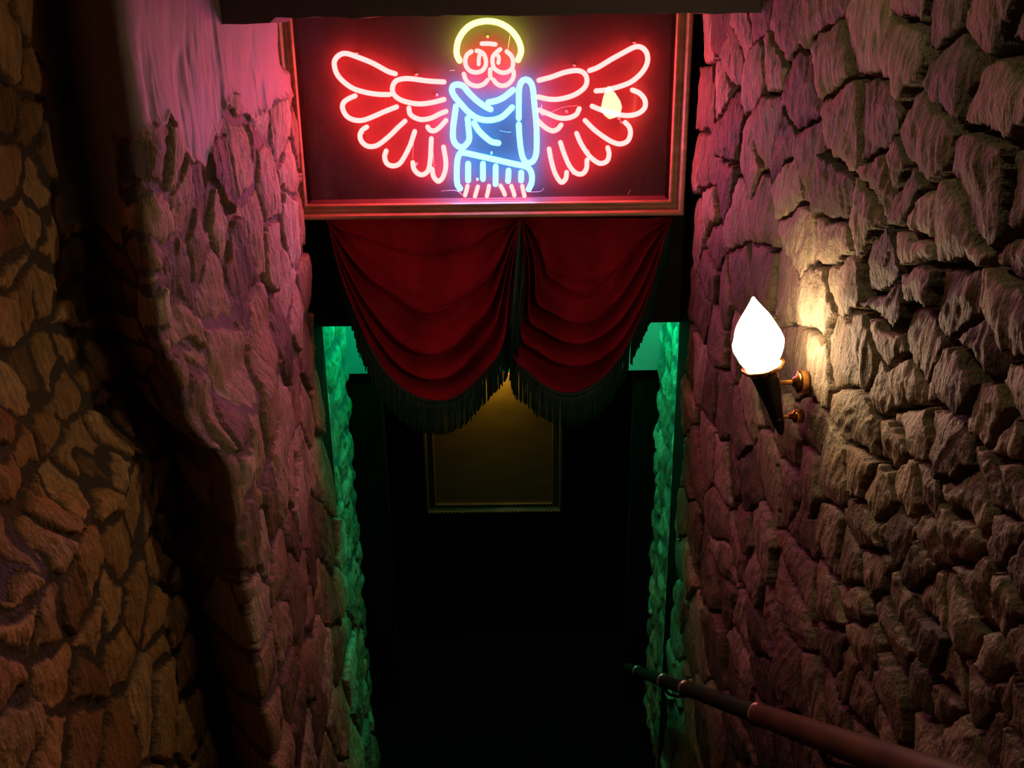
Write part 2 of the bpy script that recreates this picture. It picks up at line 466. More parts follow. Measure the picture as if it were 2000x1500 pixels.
# ------------------------------------------------------------------ wall_left: pier with plaster above, set-back wall nearer
XP = -0.775      # pier face
XN = -0.98       # wall before the pier
YC = 2.25        # inner corner where the pier starts; its near face slants back from the arris
Y0 = 2.02
def batter(z, f):   # the masonry swells outwards low down, later at the far end
    near = 0.035 * sstep(2.92, 2.74, z) + 0.08 * sstep(2.70, 2.57, z) + 0.02 * sstep(2.4, 1.6, z)
    far = 0.095 * np.clip((2.15 - z) / 1.25, 0, 1.3)
    return near * (1 - f) + far * f
def frac(y): return sstep(2.0, 3.5, y)
def grid_left():
    zs = np.arange(0.15, 4.02, 0.0034); R = len(zs)
    cols = []
    rc = 0.012 + 0.12 * sstep(2.95, 3.25, zs)
    for t in np.linspace(-0.9, 0.9, 90, endpoint=False):
        cols.append((np.full(R, XN), np.full(R, t), 1.0, 0.0))
    n = 430
    for k in range(n):
        cols.append((np.full(R, XN), np.full(R, 0.9 + (YC - 0.9) * k / n), 1.0, 0.0))
    fd = np.array([XN - XP, YC - Y0]); fl = np.linalg.norm(fd); fd /= fl
    fn = (-fd[1], fd[0]) if -fd[1] < 0 and fd[0] < 0 else (fd[1], -fd[0])
    n = 70
    for k in range(n):
        t = k / n; w_ = max(0, 1 - t * 5)
        dd = fl + (rc - fl) * t
        cols.append((XP + fd[0] * dd, Y0 + fd[1] * dd, fn[0] * (1 - w_) + 1.0 * w_, fn[1] * (1 - w_) - 0.2 * w_))
    n = 34
    for k in range(n):
        t = k / n
        cols.append((XP + fd[0] * rc * (1 - t) ** 2, Y0 + fd[1] * rc * (1 - t) ** 2 + rc * t * t, fn[0] * (1 - t) + t, fn[1] * (1 - t)))
    n = 400
    for k in range(n):
        cols.append((np.full(R, XP), (Y0 + rc) + (Y_END - 0.03 - Y0 - rc) * k / n, 1.0, 0.0))
    for a in np.linspace(0, math.pi / 2, 14):
        cols.append((np.full(R, XP - 0.03 + 0.03 * math.cos(a)), np.full(R, Y_END - 0.03 + 0.03 * math.sin(a)), math.cos(a), math.sin(a)))
    for k in np.arange(0.005, 0.12, 0.006):
        cols.append((np.full(R, XP - 0.03 - k), np.full(R, Y_END), 0.0, 1.0))
    C = len(cols)
    P = np.zeros((R, C, 3)); Nn = np.zeros((R, C, 3))
    for j, (x, y, nx, ny) in enumerate(cols):
        P[:, j, 0] = x; P[:, j, 1] = y; P[:, j, 2] = zs
        l = math.hypot(nx, ny); Nn[:, j, 0] = nx / l; Nn[:, j, 1] = ny / l
    d = np.hypot(np.diff(P[..., 0], axis=1), np.diff(P[..., 1], axis=1))
    S = np.zeros((R, C, 2)); S[:, 1:, 0] = np.cumsum(d, 1); S[..., 0] += -0.9; S[..., 1] = zs[:, None]
    P[..., 0] += batter(zs[:, None], frac(P[..., 1]))
    # reversed columns so that the faces look into the passage
    return P[:, ::-1].copy(), Nn[:, ::-1].copy(), S[:, ::-1].copy()

pier_px = crop(0, 0, 3.0, [(900,850),(1000,930),(1060,1150,.035,.6),(1190,1150,.0,.1),(1290,1040),(1410,920,.03,.7),(1470,1330,.03,.6),(1690,980,.04,.8),
 (1560,1130),(1640,680),(1725,760),(930,1300),(1700,1330),(1270,1270),(900,1420),(1160,1400)])
pier_px += crop(0, 500, 2.857, [(990,150),(1010,400,.03,.6),(1170,130,.03,.6),(1350,70),(1590,150,.04,.8),(1250,600,.035,.6),(1450,400,.03,.5),
 (1580,480),(1640,700,.02,.3),(1640,330),(1010,720),(1080,820),(1230,880),(1500,850),(1150,1050,.03,.2),(1190,1150),(1440,1100,.03,.6),(1545,1150),
 (1370,1250),(1620,1250),(1690,1130),(1700,900),(1650,1370),(1310,1340),(1490,1400),(1300,970),(1760,1230)])
pier_px += crop(0, 1000, 2.857, [(1390,110),(1470,190,.045,.95),(1540,370),(1640,140),(1730,240),(1680,420),(1450,520),(1560,640),(1630,520),(1710,570),
 (1770,420),(1510,850,.035,.5),(1720,850),(1610,1000),(1650,1170),(1530,1150),(1560,1350),(1760,1150),(1820,900),(1720,1350)])
near_px = crop(0, 0, 3.0, [(30,300),(20,600),(50,950,.03,.6),(220,1100,.02),(285,1430,.035,.7),(150,1330),(50,1450),(270,900),(150,700),(150,400),(200,150)])
near_px += crop(0, 500, 2.857, [(60,50),(250,150,.035,.65),(110,240,.03,.5),(40,330),(420,80,.02,.1),(450,230,.0,.1),(370,380),(260,600,.035,.6),(390,500,.03,.5),
 (555,560,.03,.6),(480,680),(370,770,.03,.5),(50,750,.04,1.0),(150,620,.0,.1),(260,930),(130,1100,.035,.6),(500,1070,.03,.6),(600,1180),
 (672,1215,.03,1.0),(455,1300,.03,1.0),(270,1350),(60,1230),(780,1340,.03,.6),(960,1330,.03,.55),(620,960),(360,1130),(620,1380),(40,1000)])
near_px += crop(0, 1000, 2.857, [(80,130),(300,150),(480,330,.035,.6),(655,190,.03,.5),(620,500,.02,.7),(900,200,.04,.55),(760,500,.04,.5),(650,800,.04,.5),(520,640),
 (110,650,.03,.6),(275,560,.03,.6),(80,420),(880,760,.035,.55),(850,600),(1000,420),(290,900,.03,.6),(480,950),(780,1000),(900,950),(60,900),
 (450,1250),(650,1250),(120,1200),(250,1320),(30,300),(400,450)])
def on_left(px, py, X):
    X1 = X
    for _ in range(6):
        q = on_x(px, py, X1); X1 = X + float(batter(q[2], frac(q[1])))
    return q
tl = [tuple(on_left(p[0], p[1], XP + 0.02)) for p in pier_px]; tl = [(XP, t[1], t[2]) for t in tl]
tn = [tuple(on_left(p[0], p[1], XN + 0.02)) for p in near_px]; tn = [(XN, t[1], t[2]) for t in tn]
px_all = pier_px + near_px
hl = [p[2] if len(p) > 2 else None for p in px_all]; tnl = [p[3] if len(p) > 3 else None for p in px_all]
cand = []
for z in np.arange(0.1, 4.1, 0.12):
    y = -1.0
    while y < 3.75:
        yy = y + rng.normal(0, 0.02); zz = z + rng.normal(0, 0.03)
        cand.append((XN if yy < Y0 else XP, yy, zz)); y += rng.uniform(0.10, 0.22)
seeds_l = fill_seeds(tl + tn, cand, 0.17)

# lower edge of the plaster, traced on the pier face: position along the pier -> height
edge_px = [(c[0] / 3, c[1] / 3) for c in [(600,1000),(740,870),(830,780),(980,710),(1040,830),(1120,960),(1190,1000),(1240,850),(1300,700),(1340,540),(1375,560),
                                          (1400,660),(1470,720),(1560,640),(1690,560),(1740,500)]]
edge_w = np.array([on_x(a, b, XP + 0.02) for a, b in edge_px])
def plaster_left(P, u, v, n1, n2):
    yy = P[..., 1]
    ze = np.interp(yy, edge_w[:, 1], edge_w[:, 2], left=edge_w[0, 2] - 0.16, right=edge_w[-1, 2])
    ze = ze + 0.02 * n1.fbm(u * 30, v * 25, 3)
    near = P[..., 0] < XP - 0.05
    ze = np.where(near, edge_w[0, 2] - 0.16 + 0.02 * n1.fbm(u * 20, v * 20, 3), ze)
    face = np.where(P[..., 0] < XN + 0.01, sstep(2.06, 2.12, yy + 0.06 * n2.fbm(v * 7, u * 7, 3)), 1.0)
    pl = sstep(0, 0.010, v - ze) * face
    h = 0.026 + 0.010 * n2.fbm(u * 5, v * 3.5, 3) + 0.0022 * n1.fbm(u * 30, v * 12, 3)
    gouge = sstep(0.15, 0.6, n1.fbm(u * 9 + 4, v * 3.0 + 9, 4)); h = h - 0.008 * gouge
    bul = sstep(0.03, 0.0, v - ze)
    h = h + 0.006 * bul
    # the arris by the sign is knocked back higher up
    h = h - 0.05 * sstep(3.36, 3.42, v) * sstep(Y_END - 0.16, Y_END - 0.03, yy)
    return pl, h
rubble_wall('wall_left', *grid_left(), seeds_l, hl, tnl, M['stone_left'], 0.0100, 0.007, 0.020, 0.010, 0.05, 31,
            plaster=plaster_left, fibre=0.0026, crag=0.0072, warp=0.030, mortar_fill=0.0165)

# ------------------------------------------------------------------ shell
def st(name, a, b, m): return flat_box(name, a, b, m, kind='structure')
st('ceiling', (-1.4, -1.6, 4.0), (1.4, 5.4, 4.1), M['beam'])
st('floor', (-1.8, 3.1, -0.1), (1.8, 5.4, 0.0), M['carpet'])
st('wall_back', (-1.4, -1.7, 0.0), (1.4, -1.6, 4.0), M['dark_paint'])
mb = MB(); nst = 11
for k in range(nst):
    y1 = 3.45 - k * 0.27
    mb.box((-0.90, y1 - 0.27, 0.0), (0.70, y1, 0.172 * (k + 1)))
mb.box((-0.90, -1.6, 0.0), (0.70, 3.45 - nst * 0.27, 0.172 * nst))
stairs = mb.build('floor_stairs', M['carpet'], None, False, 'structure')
# soffit beam over the stairs, ragged at its left end
zb = EYE + 0.034
mb = MB(); pts = []
xs = np.linspace(-0.80, 0.72, 90)
nb = Noise2(3)
v = []
for i, x in enumerate(xs):
    j = 0.004 * nb.fbm(np.array(x * 20), np.array(1.0), 3)
    low = zb + float(j) + 0.035 * float(sstep(-0.62, -0.70, x)) * 0 - (0.012 if x < -0.62 else 0)
    v += [(x, 2.75 + float(j), 4.0), (x, 2.75 + float(j), low), (x, 2.98, low + 0.004), (x, 2.98, 4.0)]
f = []
for i in range(len(xs) - 1):
    for k in range(4):
        f.append((i * 4 + k, i * 4 + (k + 1) % 4, (i + 1) * 4 + (k + 1) % 4, (i + 1) * 4 + k))
f += [(3, 2, 1, 0), tuple(4 * (len(xs) - 1) + k for k in range(4))]
mb.add(v, f); mb.build('trim_1', M['beam'], None, False, 'structure')

# wall above the doorway (behind sign and curtains), with dark jamb posts
z_hd = on_y(1290, 627, 3.86)[2]
st('wall_header', (-1.0, 3.84, z_hd), (1.0, 3.88, 4.0), M['dark_paint'])
st('trim_2', (-0.98, 3.60, 0.0), (-0.775, 3.84, z_hd + 0.9), M['black_wood'])
st('trim_3', (0.69, 3.60, 0.0), (0.98, 3.84, z_hd + 0.9), M['black_wood'])
# passage beyond: stone cheeks and plain header, lit green from above
y_far = 4.46
def cheek(name, side, X, y0, y1, seed):
    zs = np.arange(0.0, 2.9, 0.007); ys = np.arange(y0, y1, 0.007)
    r = 0.02
    A = [(X, y, -side, 0) for y in ys] + [(X + side * (r - r * math.cos(t)), y1 + r * math.sin(t), -side * math.cos(t), math.sin(t)) for t in np.linspace(0, math.pi / 2, 8)] + \
        [(X + side * (r + k), y1 + r, 0, 1) for k in (0.02, 0.06, 0.1)]
    A = [(X + side * 0.05, y0, 0, -1), (X + side * 0.02, y0, 0, -1)] + A
    A = np.array(A)
    if side < 0: A = A[::-1]
    R, C = len(zs), len(A)
    P = np.zeros((R, C, 3)); P[..., 0] = A[:, 0]; P[..., 1] = A[:, 1]; P[..., 2] = zs[:, None]
    Nn = np.zeros((R, C, 3)); Nn[..., 0] = A[:, 2]; Nn[..., 1] = A[:, 3]
    S = np.zeros((R, C, 2)); S[..., 0] = A[:, 1]; S[..., 1] = zs[:, None]
    sd = [(X, y + rng.normal(0, 0.02), z + rng.normal(0, 0.03)) for z in np.arange(0, 2.95, 0.16) for y in np.arange(y0, y1 + 0.1, 0.13)]
    rubble_wall(name, P, Nn, S, sd, [], [], M['stone_left'], 0.002, 0.03, 0.0, 0.006, 0.04, seed, fibre=0.006, crag=0.006, warp=0.05, mortar_fill=-0.003, aniso=0.6)
cheek('wall_passage_left', -1, -0.80, 3.90, y_far - 0.03, 51)
cheek('wall_passage_right', 1, 0.715, 3.90, y_far - 0.03, 57)
z_h2 = on_y(1260, 723, y_far)[2]
st('wall_inner_header', (-1.0, y_far, z_h2), (1.0, y_far + 0.08, 2.95), M['plaster_green'])
st('ceiling_passage', (-1.0, 3.88, 2.95), (1.0, y_far + 0.08, 3.0), M['dark_paint'])
st('trim_4', (-0.80, y_far + 0.02, 0.0), (-0.645, y_far + 0.12, z_h2), M['black_wood'])
st('trim_5', (0.60, y_far + 0.02, 0.0), (0.80, y_far + 0.12, z_h2), M['black_wood'])
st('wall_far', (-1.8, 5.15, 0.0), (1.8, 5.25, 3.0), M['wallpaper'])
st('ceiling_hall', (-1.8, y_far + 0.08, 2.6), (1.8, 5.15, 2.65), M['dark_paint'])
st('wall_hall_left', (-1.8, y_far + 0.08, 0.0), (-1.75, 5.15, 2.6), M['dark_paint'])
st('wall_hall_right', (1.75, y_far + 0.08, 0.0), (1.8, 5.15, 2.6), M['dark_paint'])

# green lamp up in the passage
gl = thing('green_lamp', (0.0, 4.16, 2.95), 'green ceiling bulb in the passage behind the curtains', 'lamp')
mb = MB(); mb.lathe([(0.001, -0.13), (0.02, -0.125), (0.03, -0.10), (0.028, -0.075), (0.014, -0.045), (0.012, -0.03)], (0, 4.16, 2.95)); mb.build('bulb', emissive('green_bulb', GREEN_LAMP), gl)
mb = MB(); mb.lathe([(0.018, -0.045), (0.02, -0.02), (0.045, -0.008), (0.045, 0.0)], (0, 4.16, 2.95)); mb.build('lamp_base', M['black_metal'], gl)

# ------------------------------------------------------------------ the neon sign
YS = 3.60; YB = 3.715; YT = 3.672
XI0, XI1 = -0.748, 0.587
Z0 = on_y(960, 396, YS)[2]; Z1 = EYE + 0.085
sign = thing('neon_sign', ((XI0 + XI1) / 2, YB, Z0 - 0.06), 'framed neon sign of a winged bearded figure with halo and blue robe', 'neon sign')
flat_box('back_board', (XI0 - 0.02, YB, Z0 - 0.02), (XI1 + 0.02, YB + 0.015, Z1 + 0.02), M['board'], sign)
mb = MB()
mb.box((XI0 - 0.012, YS + 0.02, Z0 - 0.012), (XI1 + 0.012, YB, Z0))
ledge = mb.build('box_floor', M['ledge'], sign, False); ledge['label'] = 'pale floor of the sign box, lit pink'
mb = MB()
mb.box((XI0 - 0.012, YS + 0.02, Z1), (XI1 + 0.012, YB, Z1 + 0.012))
mb.box((XI0 - 0.012, YS + 0.02, Z0), (XI0, YB, Z1))
mb.box((XI1, YS + 0.02, Z0), (XI1 + 0.012, YB, Z1))
mb.build('box_side', M['black_wood'], sign, False)

def moulding(name, x0, x1, z0, z1, prof, m, parent):
    """a mitred frame: prof is a list of (outward, toward the viewer)"""
    v = []; n = len(prof)
    for (cx, sx, cz, sz) in ((x0, -1, z0, -1), (x1, 1, z0, -1), (x1, 1, z1, 1), (x0, -1, z1, 1)):
        for (o, d) in prof: v.append((cx + sx * o, YS + 0.03 - d, cz + sz * o))
    f = []
    for c in range(4):
        for k in range(n - 1):
            a = c * n + k; b = ((c + 1) % 4) * n + k
            f.append((a, b, b + 1, a + 1))
    return link_mesh(name, v, f, m, parent, False)
moulding('frame', XI0, XI1, Z0, Z1, [(0.0, 0.0), (0.0, 0.022), (0.004, 0.030), (0.010, 0.031), (0.013, 0.024), (0.018, 0.021), (0.026, 0.023), (0.031, 0.030),
         (0.034, 0.040), (0.040, 0.047), (0.048, 0.048), (0.053, 0.043), (0.056, 0.030), (0.057, -0.08)], M['gold_wood'], sign)
# glass leans forward at the top inside the box
gz0, gz1 = Z0 + 0.004, Z1 - 0.004
TILT = math.radians(4.6)
gy0 = YS + 0.056
gy1 = gy0 - math.tan(TILT) * (gz1 - gz0)
link_mesh('glass_pane', [(XI0 + .002, gy0, gz0), (XI1 - .002, gy0, gz0), (XI1 - .002, gy1, gz1), (XI0 + .002, gy1, gz1)], [(0, 1, 2, 3)], M['glass'], sign, False)

def tube(name, pts, m, r, ox, oy, s):
    q = [on_y(ox + x / s, oy + y / s, YT) for x, y in pts]
    mb = MB(); mb.sweep(catmull(q, 7), r, 10); return mb.build(name, m, sign)
SA = 3.947
RR = 0.0091; RB = 0.0106
left_wing = [
 [(600,490),(540,470),(430,410),(320,365),(230,335),(180,340),(140,375),(130,420),(150,490),(200,550),(280,605),(380,635),(470,648),(555,650)],
 [(975,553),(850,545),(720,528),(650,530),(600,550),(578,600),(590,650),(640,690),(720,715),(800,722),(890,710),(975,688)],
 [(290,660),(235,685),(200,715),(195,760),(225,815),(280,845),(350,848),(430,820),(520,780),(610,745)],
 [(380,900),(345,925),(328,965),(340,1010),(380,1045),(430,1050),(480,1030),(560,965),(620,905),(675,855)],
 [(530,1085),(518,1130),(535,1180),(580,1200),(630,1185),(670,1130),(715,1040),(750,935)],
 [(735,1175),(745,1225),(780,1262),(820,1265),(855,1230),(870,1150),(875,1060),(878,990)],
 [(885,1225),(895,1280),(930,1318),(965,1290),(988,1220),(988,1150),(972,1055)],
 [(705,755),(715,800),(755,830),(810,843),(880,830),(940,800),(990,780)],
 [(850,900),(870,925),(905,928),(945,900),(990,850)]]
right_wing = [
 [(835,465),(900,440),(1000,380),(1100,325),(1180,285),(1230,285),(1270,320),(1283,380),(1265,440),(1220,500),(1150,555),(1060,590),(960,615),(885,622)],
 [(445,540),(540,515),(640,480),(730,465),(785,480),(812,520),(808,575),(770,620),(700,660),(600,685),(520,685),(440,668)],
 [(855,740),(930,770),(1040,800),(1130,812),(1210,795),(1260,750),(1260,690),(1220,640),(1165,615)],
 [(800,850),(870,920),(950,980),(1020,1020),(1080,1030),(1130,1005),(1150,950),(1140,900),(1110,865)],
 [(735,950),(770,1030),(830,1120),(890,1170),(930,1180),(970,1160),(985,1110),(975,1060)],
 [(610,1020),(640,1110),(680,1200),(730,1255),(780,1260),(810,1220),(815,1155)],
 [(523,1070),(540,1160),(570,1260),(615,1325),(650,1300),(658,1250)],
 [(450,770),(520,800),(600,830),(670,830),(730,805),(755,760)],
 [(440,855),(495,905),(550,930),(590,915),(615,885)]]
for p in left_wing: tube('wing_tube', p, M['neon_red'], RR, 620, 20, SA)
for p in right_wing: tube('wing_tube', p, M['neon_red'], RR, 940, 20, SA)
SC = 7.5
tube('halo_tube', [(280,735),(245,660),(240,560),(270,430),(350,300),(460,212),(600,167),(740,162),(880,195),(1020,280),(1120,400),(1172,520),(1180,620),(1140,725)],
     M['neon_yellow'], RB, 860, 20, SC)['label'] = 'yellow neon arc over the head'
RF = 0.0082
tube('brow_tube', [(610,490),(710,490),(805,500)], M['neon_red'], RF, 860, 20, SC)
tube('spectacle_tube', [(455,605),(395,650),(365,730),(380,820),(440,890),(530,910),(610,885),(660,820),(668,740),(640,650),(580,605),(535,595)], M['neon_red'], RF, 860, 20, SC)
tube('spectacle_tube', [(875,575),(820,620),(772,680),(765,770),(790,850),(860,900),(940,915),(1010,890),(1055,840),(1065,750),(1040,670),(975,605)], M['neon_red'], RF, 860, 20, SC)
tube('eye_tube', [(580,640),(565,710),(562,790)], M['neon_red'], RF * .9, 860, 20, SC)
tube('eye_tube', [(835,650),(858,700),(850,770)], M['neon_red'], RF * .9, 860, 20, SC)
tube('nose_tube', [(730,870),(728,940),(738,990)], M['neon_red'], RF, 860, 20, SC)
tube('beard_tube', [(345,935),(370,1010),(420,1070),(500,1105),(580,1105),(650,1070),(690,1025)], M['neon_red'], RF, 860, 20, SC)
tube('beard_tube', [(780,1020),(820,1070),(890,1105),(980,1090),(1050,1020),(1075,950),(1072,890)], M['neon_red'], RF, 860, 20, SC)
def robe(p): tube('robe_tube', p, M['neon_blue'], RB, 860, 20, SC)
D = lambda L: [(x, y + 1350) for x, y in L]
robe([(735,1450),(640,1400),(520,1310),(410,1200),(340,1115),(250,1088),(185,1115),(172,1185),(215,1270),(300,1370),(400,1480),(520,1570),(660,1610),(800,1600),(920,1550),(1050,1425)])
robe([(705,1350),(820,1325),(930,1275),(1065,1170)])
robe(D([(228,60),(210,200),(190,350),(185,500),(210,590),(275,650),(340,650),(400,590),(425,520),(415,400),(400,235)]))
robe(D([(495,305),(560,410),(650,500),(750,575),(850,595)]))
robe([(1150,1580),(1150,1350),(1155,1150),(1190,1050),(1250,1018),(1315,1050),(1355,1150),(1380,1400),(1405,1650),(1412,1900),(1403,2100),(1360,2205),(1290,2240)])
robe(D([(1150,325),(1155,450),(1175,650),(1205,800),(1250,880)]))
robe(D([(290,1260),(248,1190),(242,1000),(252,840),(290,745),(350,738),(500,770),(700,815),(900,860),(1100,905),(1220,930),(1300,970),(1340,1060),(1335,1180),(1295,1270)]))
for a in ([(408,900),(408,1140)], [(625,900),(625,1120)], [(812,940),(808,1195)], [(1000,1000),(992,1150)], [(1185,1030),(1182,1140)]): robe(D(a))
for a in ([(398,1225),(380,1300),(362,1360)], [(550,1235),(530,1300),(508,1375)], [(713,1225),(700,1300),(682,1370)], [(882,1220),(920,1290),(945,1350)],
          [(1040,1225),(1068,1300),(1085,1360)], [(1200,1225),(1215,1300),(1233,1370)]):
    tube('foot_tube', D(a), M['neon_red'], 0.0080, 860, 20, SC)
# little clear stand-offs that hold the tubes off the board, and the wires


for (px, py) in ((695,104),(812,146),(706,262),(684,232),(852,186),(812,322),(1123,128),(1240,83),(1210,233),(1108,219),(1150,296),(1120,340),(952,72),(932,352),(1035,372),(960,300),(1215,240)):
    a = on_y(px, py, YT + 0.004); mb = MB()
    mb.sweep([a, (a[0], YB, a[2])], [0.004, 0.006], 8, False)
    mb.build('tube_support', M['clear'], sign)
for pts in ([(1058,205),(1060,225),(1098,210),(1128,206)], [(808,270),(806,310)], [(845,285),(848,325)], [(976,255),(990,258),(998,258)], [(862,373),(890,372),(902,380)], [(1035,375),(1055,374),(1062,368)],
            [(878,138),(888,137)], [(996,70),(992,95)], [(1226,380),(1232,370)]):
    mb = MB(); mb.sweep(catmull([on_y(a, b, YT + 0.02) for a, b in pts], 5), 0.0009, 5); mb.build('wire', M['clear'], sign)

# ------------------------------------------------------------------ swag curtains
def swag(name, label, top, ends, hem, Y, folds, seed, tails=False):
    """top: two points of the gathered head; hem: traced outline of the velvet's lower edge (pixels)"""
    n = Noise2(seed)
    H = catmull([on_y(a, b, Y) for a, b in hem], 24)
    # resample by arc length
    L = np.concatenate([[0], np.cumsum(np.linalg.norm(np.diff(H, axis=0), axis=1))]); L /= L[-1]
    ns, nt = 150, 110
    ss = np.linspace(0, 1, ns)
    hemc = np.stack([np.interp(ss, L, H[:, k]) for k in range(3)], 1)
    a = on_y(*top[0], Y); b = on_y(*top[1], Y)
    topc = a + (b - a) * ss[:, None]
    V = np.zeros((nt, ns, 3))
    for i, t in enumerate(np.linspace(0, 1, nt)):
        # folds crowd towards the hem
        k = t ** 0.85
        base = topc * (1 - k) + hemc * k
        ph = folds * 2 * math.pi * (t ** 1.5) + 7.0 * (n.val(ss * 2.2 + 3, np.full(ns, t * 2.6 + seed)) - 0.5) + 2.5 * (n.val(ss * 6 + 9, np.full(ns, t * 4.0)) - 0.5)
        env = 0.017 + 0.044 * np.sin(math.pi * np.clip(ss, 0.03, 0.97)) ** 0.7
        wv = np.sin(ph + 1.5 * np.sin(ss * 3.0 + seed)); wv = np.sign(wv) * np.abs(wv) ** 0.6
        fine = n.fbm(ss * 5, np.full(ns, t * 16.0), 3)
        amp = 0.12 + 0.88 * sstep(0.25, 0.8, t + 0.45 * np.abs(ss - 0.5) * 2)
        amp = amp * (0.45 + 1.0 * n.val(ss * 4 + 40, np.full(ns, t * 5.0)))
        base[:, 1] -= 0.02 + env * wv * amp + 0.014 * fine + 0.035 * np.sin(math.pi * ss) * t
        base[:, 2] += -0.010 * wv * np.sin(math.pi * ss) * sstep(0, 0.25, t) * (1 - sstep(0.93, 1, t))
        V[i] = base
    idx = np.arange(nt * ns).reshape(nt, ns)
    f = np.stack([idx[:-1, :-1], idx[1:, :-1], idx[1:, 1:], idx[:-1, 1:]], -1).reshape(-1, 4)
    root = thing(name, tuple((a + b) / 2), label, 'curtain', None)
    o = link_mesh('drape', V.reshape(-1, 3), [tuple(int(i) for i in q) for q in f], M['velvet'], root)
    md = o.modifiers.new('cloth thickness', 'SOLIDIFY'); md.thickness = 0.003
    # braid along the hem and hanging strands
    hm = V[-1]
    mb = MB(); mb.sweep(hm + np.array([0, -0.003, -0.004]), 0.0085, 8); mb.build('braid', M['fringe'], root)['label'] = 'dark green braid along the hem'
    mb = MB(); r_ = np.random.default_rng(seed)
    L = np.concatenate([[0], np.cumsum(np.linalg.norm(np.diff(hm, axis=0), axis=1))])
    # strands evenly spaced across the width, closer than the hem length suggests where it is steep
    step = 0.0038; s = 0.0
    while s < L[-1]:
        p = np.array([np.interp(s, L, hm[:, k]) for k in range(3)])
        ln = 0.143 + r_.normal(0, 0.004)
        q = p + np.array([0, -0.004 + r_.normal(0, 0.002), 0])
        sway = r_.normal(0, 0.0022, 2)
        pts = [q, q + np.array([sway[0] * .4, 0, -ln * .35]), q + np.array([sway[0], sway[1], -ln * .7]), q + np.array([sway[0] * 1.5, sway[1], -ln])]
        mb.sweep(pts, [0.0022, 0.0024, 0.0024, 0.0027], 5, False)
        s += step
    fr = mb.build('fringe', M['fringe'], root, kind='stuff'); fr['label'] = 'dark green hanging bullion fringe'
    return root
swag('swag_curtain', 'dark red velvet swag with green fringe, the left one under the sign', ((640, 424), (1015, 424)), None,
     [(645,424),(662,500),(690,580),(725,655),(765,715),(810,750),(860,763),(905,752),(950,716),(987,672),(1001,600),(1011,480),(1015,424)], 3.70, 5.0, 61)
swag('swag_curtain', 'dark red velvet swag with green fringe, the right one under the sign', ((1021, 424), (1312, 424)), None,
     [(1019,424),(1021,500),(1014,580),(999,682),(1032,714),(1075,742),(1120,750),(1165,730),(1205,690),(1240,630),(1268,560),(1290,480),(1308,424)], 3.80, 4.5, 67)

# ------------------------------------------------------------------ wall torch on the right
WX = XR - 0.062
pc = on_x(1557, 742, WX)                       # where the upper arm meets the wall
Yl = pc[1]; 
bx = XR - 0.062 - 0.088                           # axis of the torch
def on_plane_y(px, py): return on_y(px, py, Yl)
torch = thing('wall_torch', (WX, Yl, pc[2]), 'lit flame-shaped glass wall torch with black cone on the right stone wall', 'wall lamp')
top = on_y(1471, 580, Yl); g0 = on_y(1487, 722, Yl); tip = on_y(1530, 860, Yl)
ax_up = np.array([top[0] - g0[0], 0, top[2] - g0[2]])
hgl = np.linalg.norm(ax_up)
cone_top = on_y(1492, 722, Yl); cone_bot = on_y(1527, 850, Yl)
S1 = hgl / 0.142; SR = S1 * 0.84
prof = [(0.022, 0.0), (0.034, 0.008), (0.044, 0.022), (0.050, 0.040), (0.0505, 0.056), (0.046, 0.074), (0.040, 0.090), (0.031, 0.105), (0.019, 0.119), (0.009, 0.132), (0.002, 0.142)]
prof = [(r * SR, h * S1) for r, h in prof]
# finer profile
pr = np.array(prof); hh = np.linspace(0, pr[-1, 1], 46); prof = [(float(np.interp(h, pr[:, 1], pr[:, 0])), float(h)) for h in hh]
def flame_mod(t, k): return 1 + 0.10 * math.sin(4 * t + 6.5 * k) * math.sin(math.pi * min(1, k * 1.2 + 0.05)) + 0.02 * math.sin(11 * t - 9 * k)
mb = MB(); mb.lathe(prof, g0, ax_up, 40, flame_mod); sh = mb.build('flame_shade', M['flame'], torch)
sh['label'] = 'glowing white frosted glass flame'
cdir = cone_bot - cone_top; clen = np.linalg.norm(cdir); cdir = cdir / clen
mb = MB(); mb.lathe([(0.033, 0.0), (0.034, 0.004), (0.030, 0.02), (0.025, 0.05), (0.018, 0.09), (0.013, clen - 0.03), (0.010, clen - 0.02), (0.006, clen - 0.006), (0.001, clen)],
                    cone_top, cdir, 24); mb.build('torch_cone', M['black_metal'], torch)
mb = MB(); mb.lathe([(0.020, -0.004), (0.038, -0.010), (0.046, -0.012), (0.047, -0.006), (0.038, 0.0), (0.034, 0.006), (0.024, 0.008)], cone_top, cdir, 28,
                    lambda t, k: 1 + 0.03 * math.sin(8 * t)); mb.build('rim', M['brass'], torch)
for (f_, zarm, rr) in ((0.20, None, 0.0058), (0.72, None, 0.0045)):
    a = cone_top + cdir * clen * f_; b = np.array([WX + 0.012, Yl, a[2] + 0.002])
    mb = MB(); mb.sweep([a, (a + b) / 2, b], rr, 12); mb.build('arm', M['brass'], torch)
    mb = MB(); k = 1.0 if f_ < .5 else 0.6
    mb.lathe([(0.004, -0.012), (0.010 * k, -0.010), (0.013 * k, -0.004), (0.024 * k, 0.0), (0.026 * k, 0.004), (0.026 * k, 0.02)], (WX, Yl, a[2] + 0.002), (1, 0, 0), 24)
    mb.build('wall_plate', M['brass'], torch)
    mb = MB(); rc = 0.030 - 0.016 * f_ / .72
    mb.lathe([(rc * .9, -0.004), (rc * 1.06, -0.002), (rc * 1.06, 0.003), (rc * .9, 0.005)], a, cdir, 20); mb.build('band', M['brass'], torch)
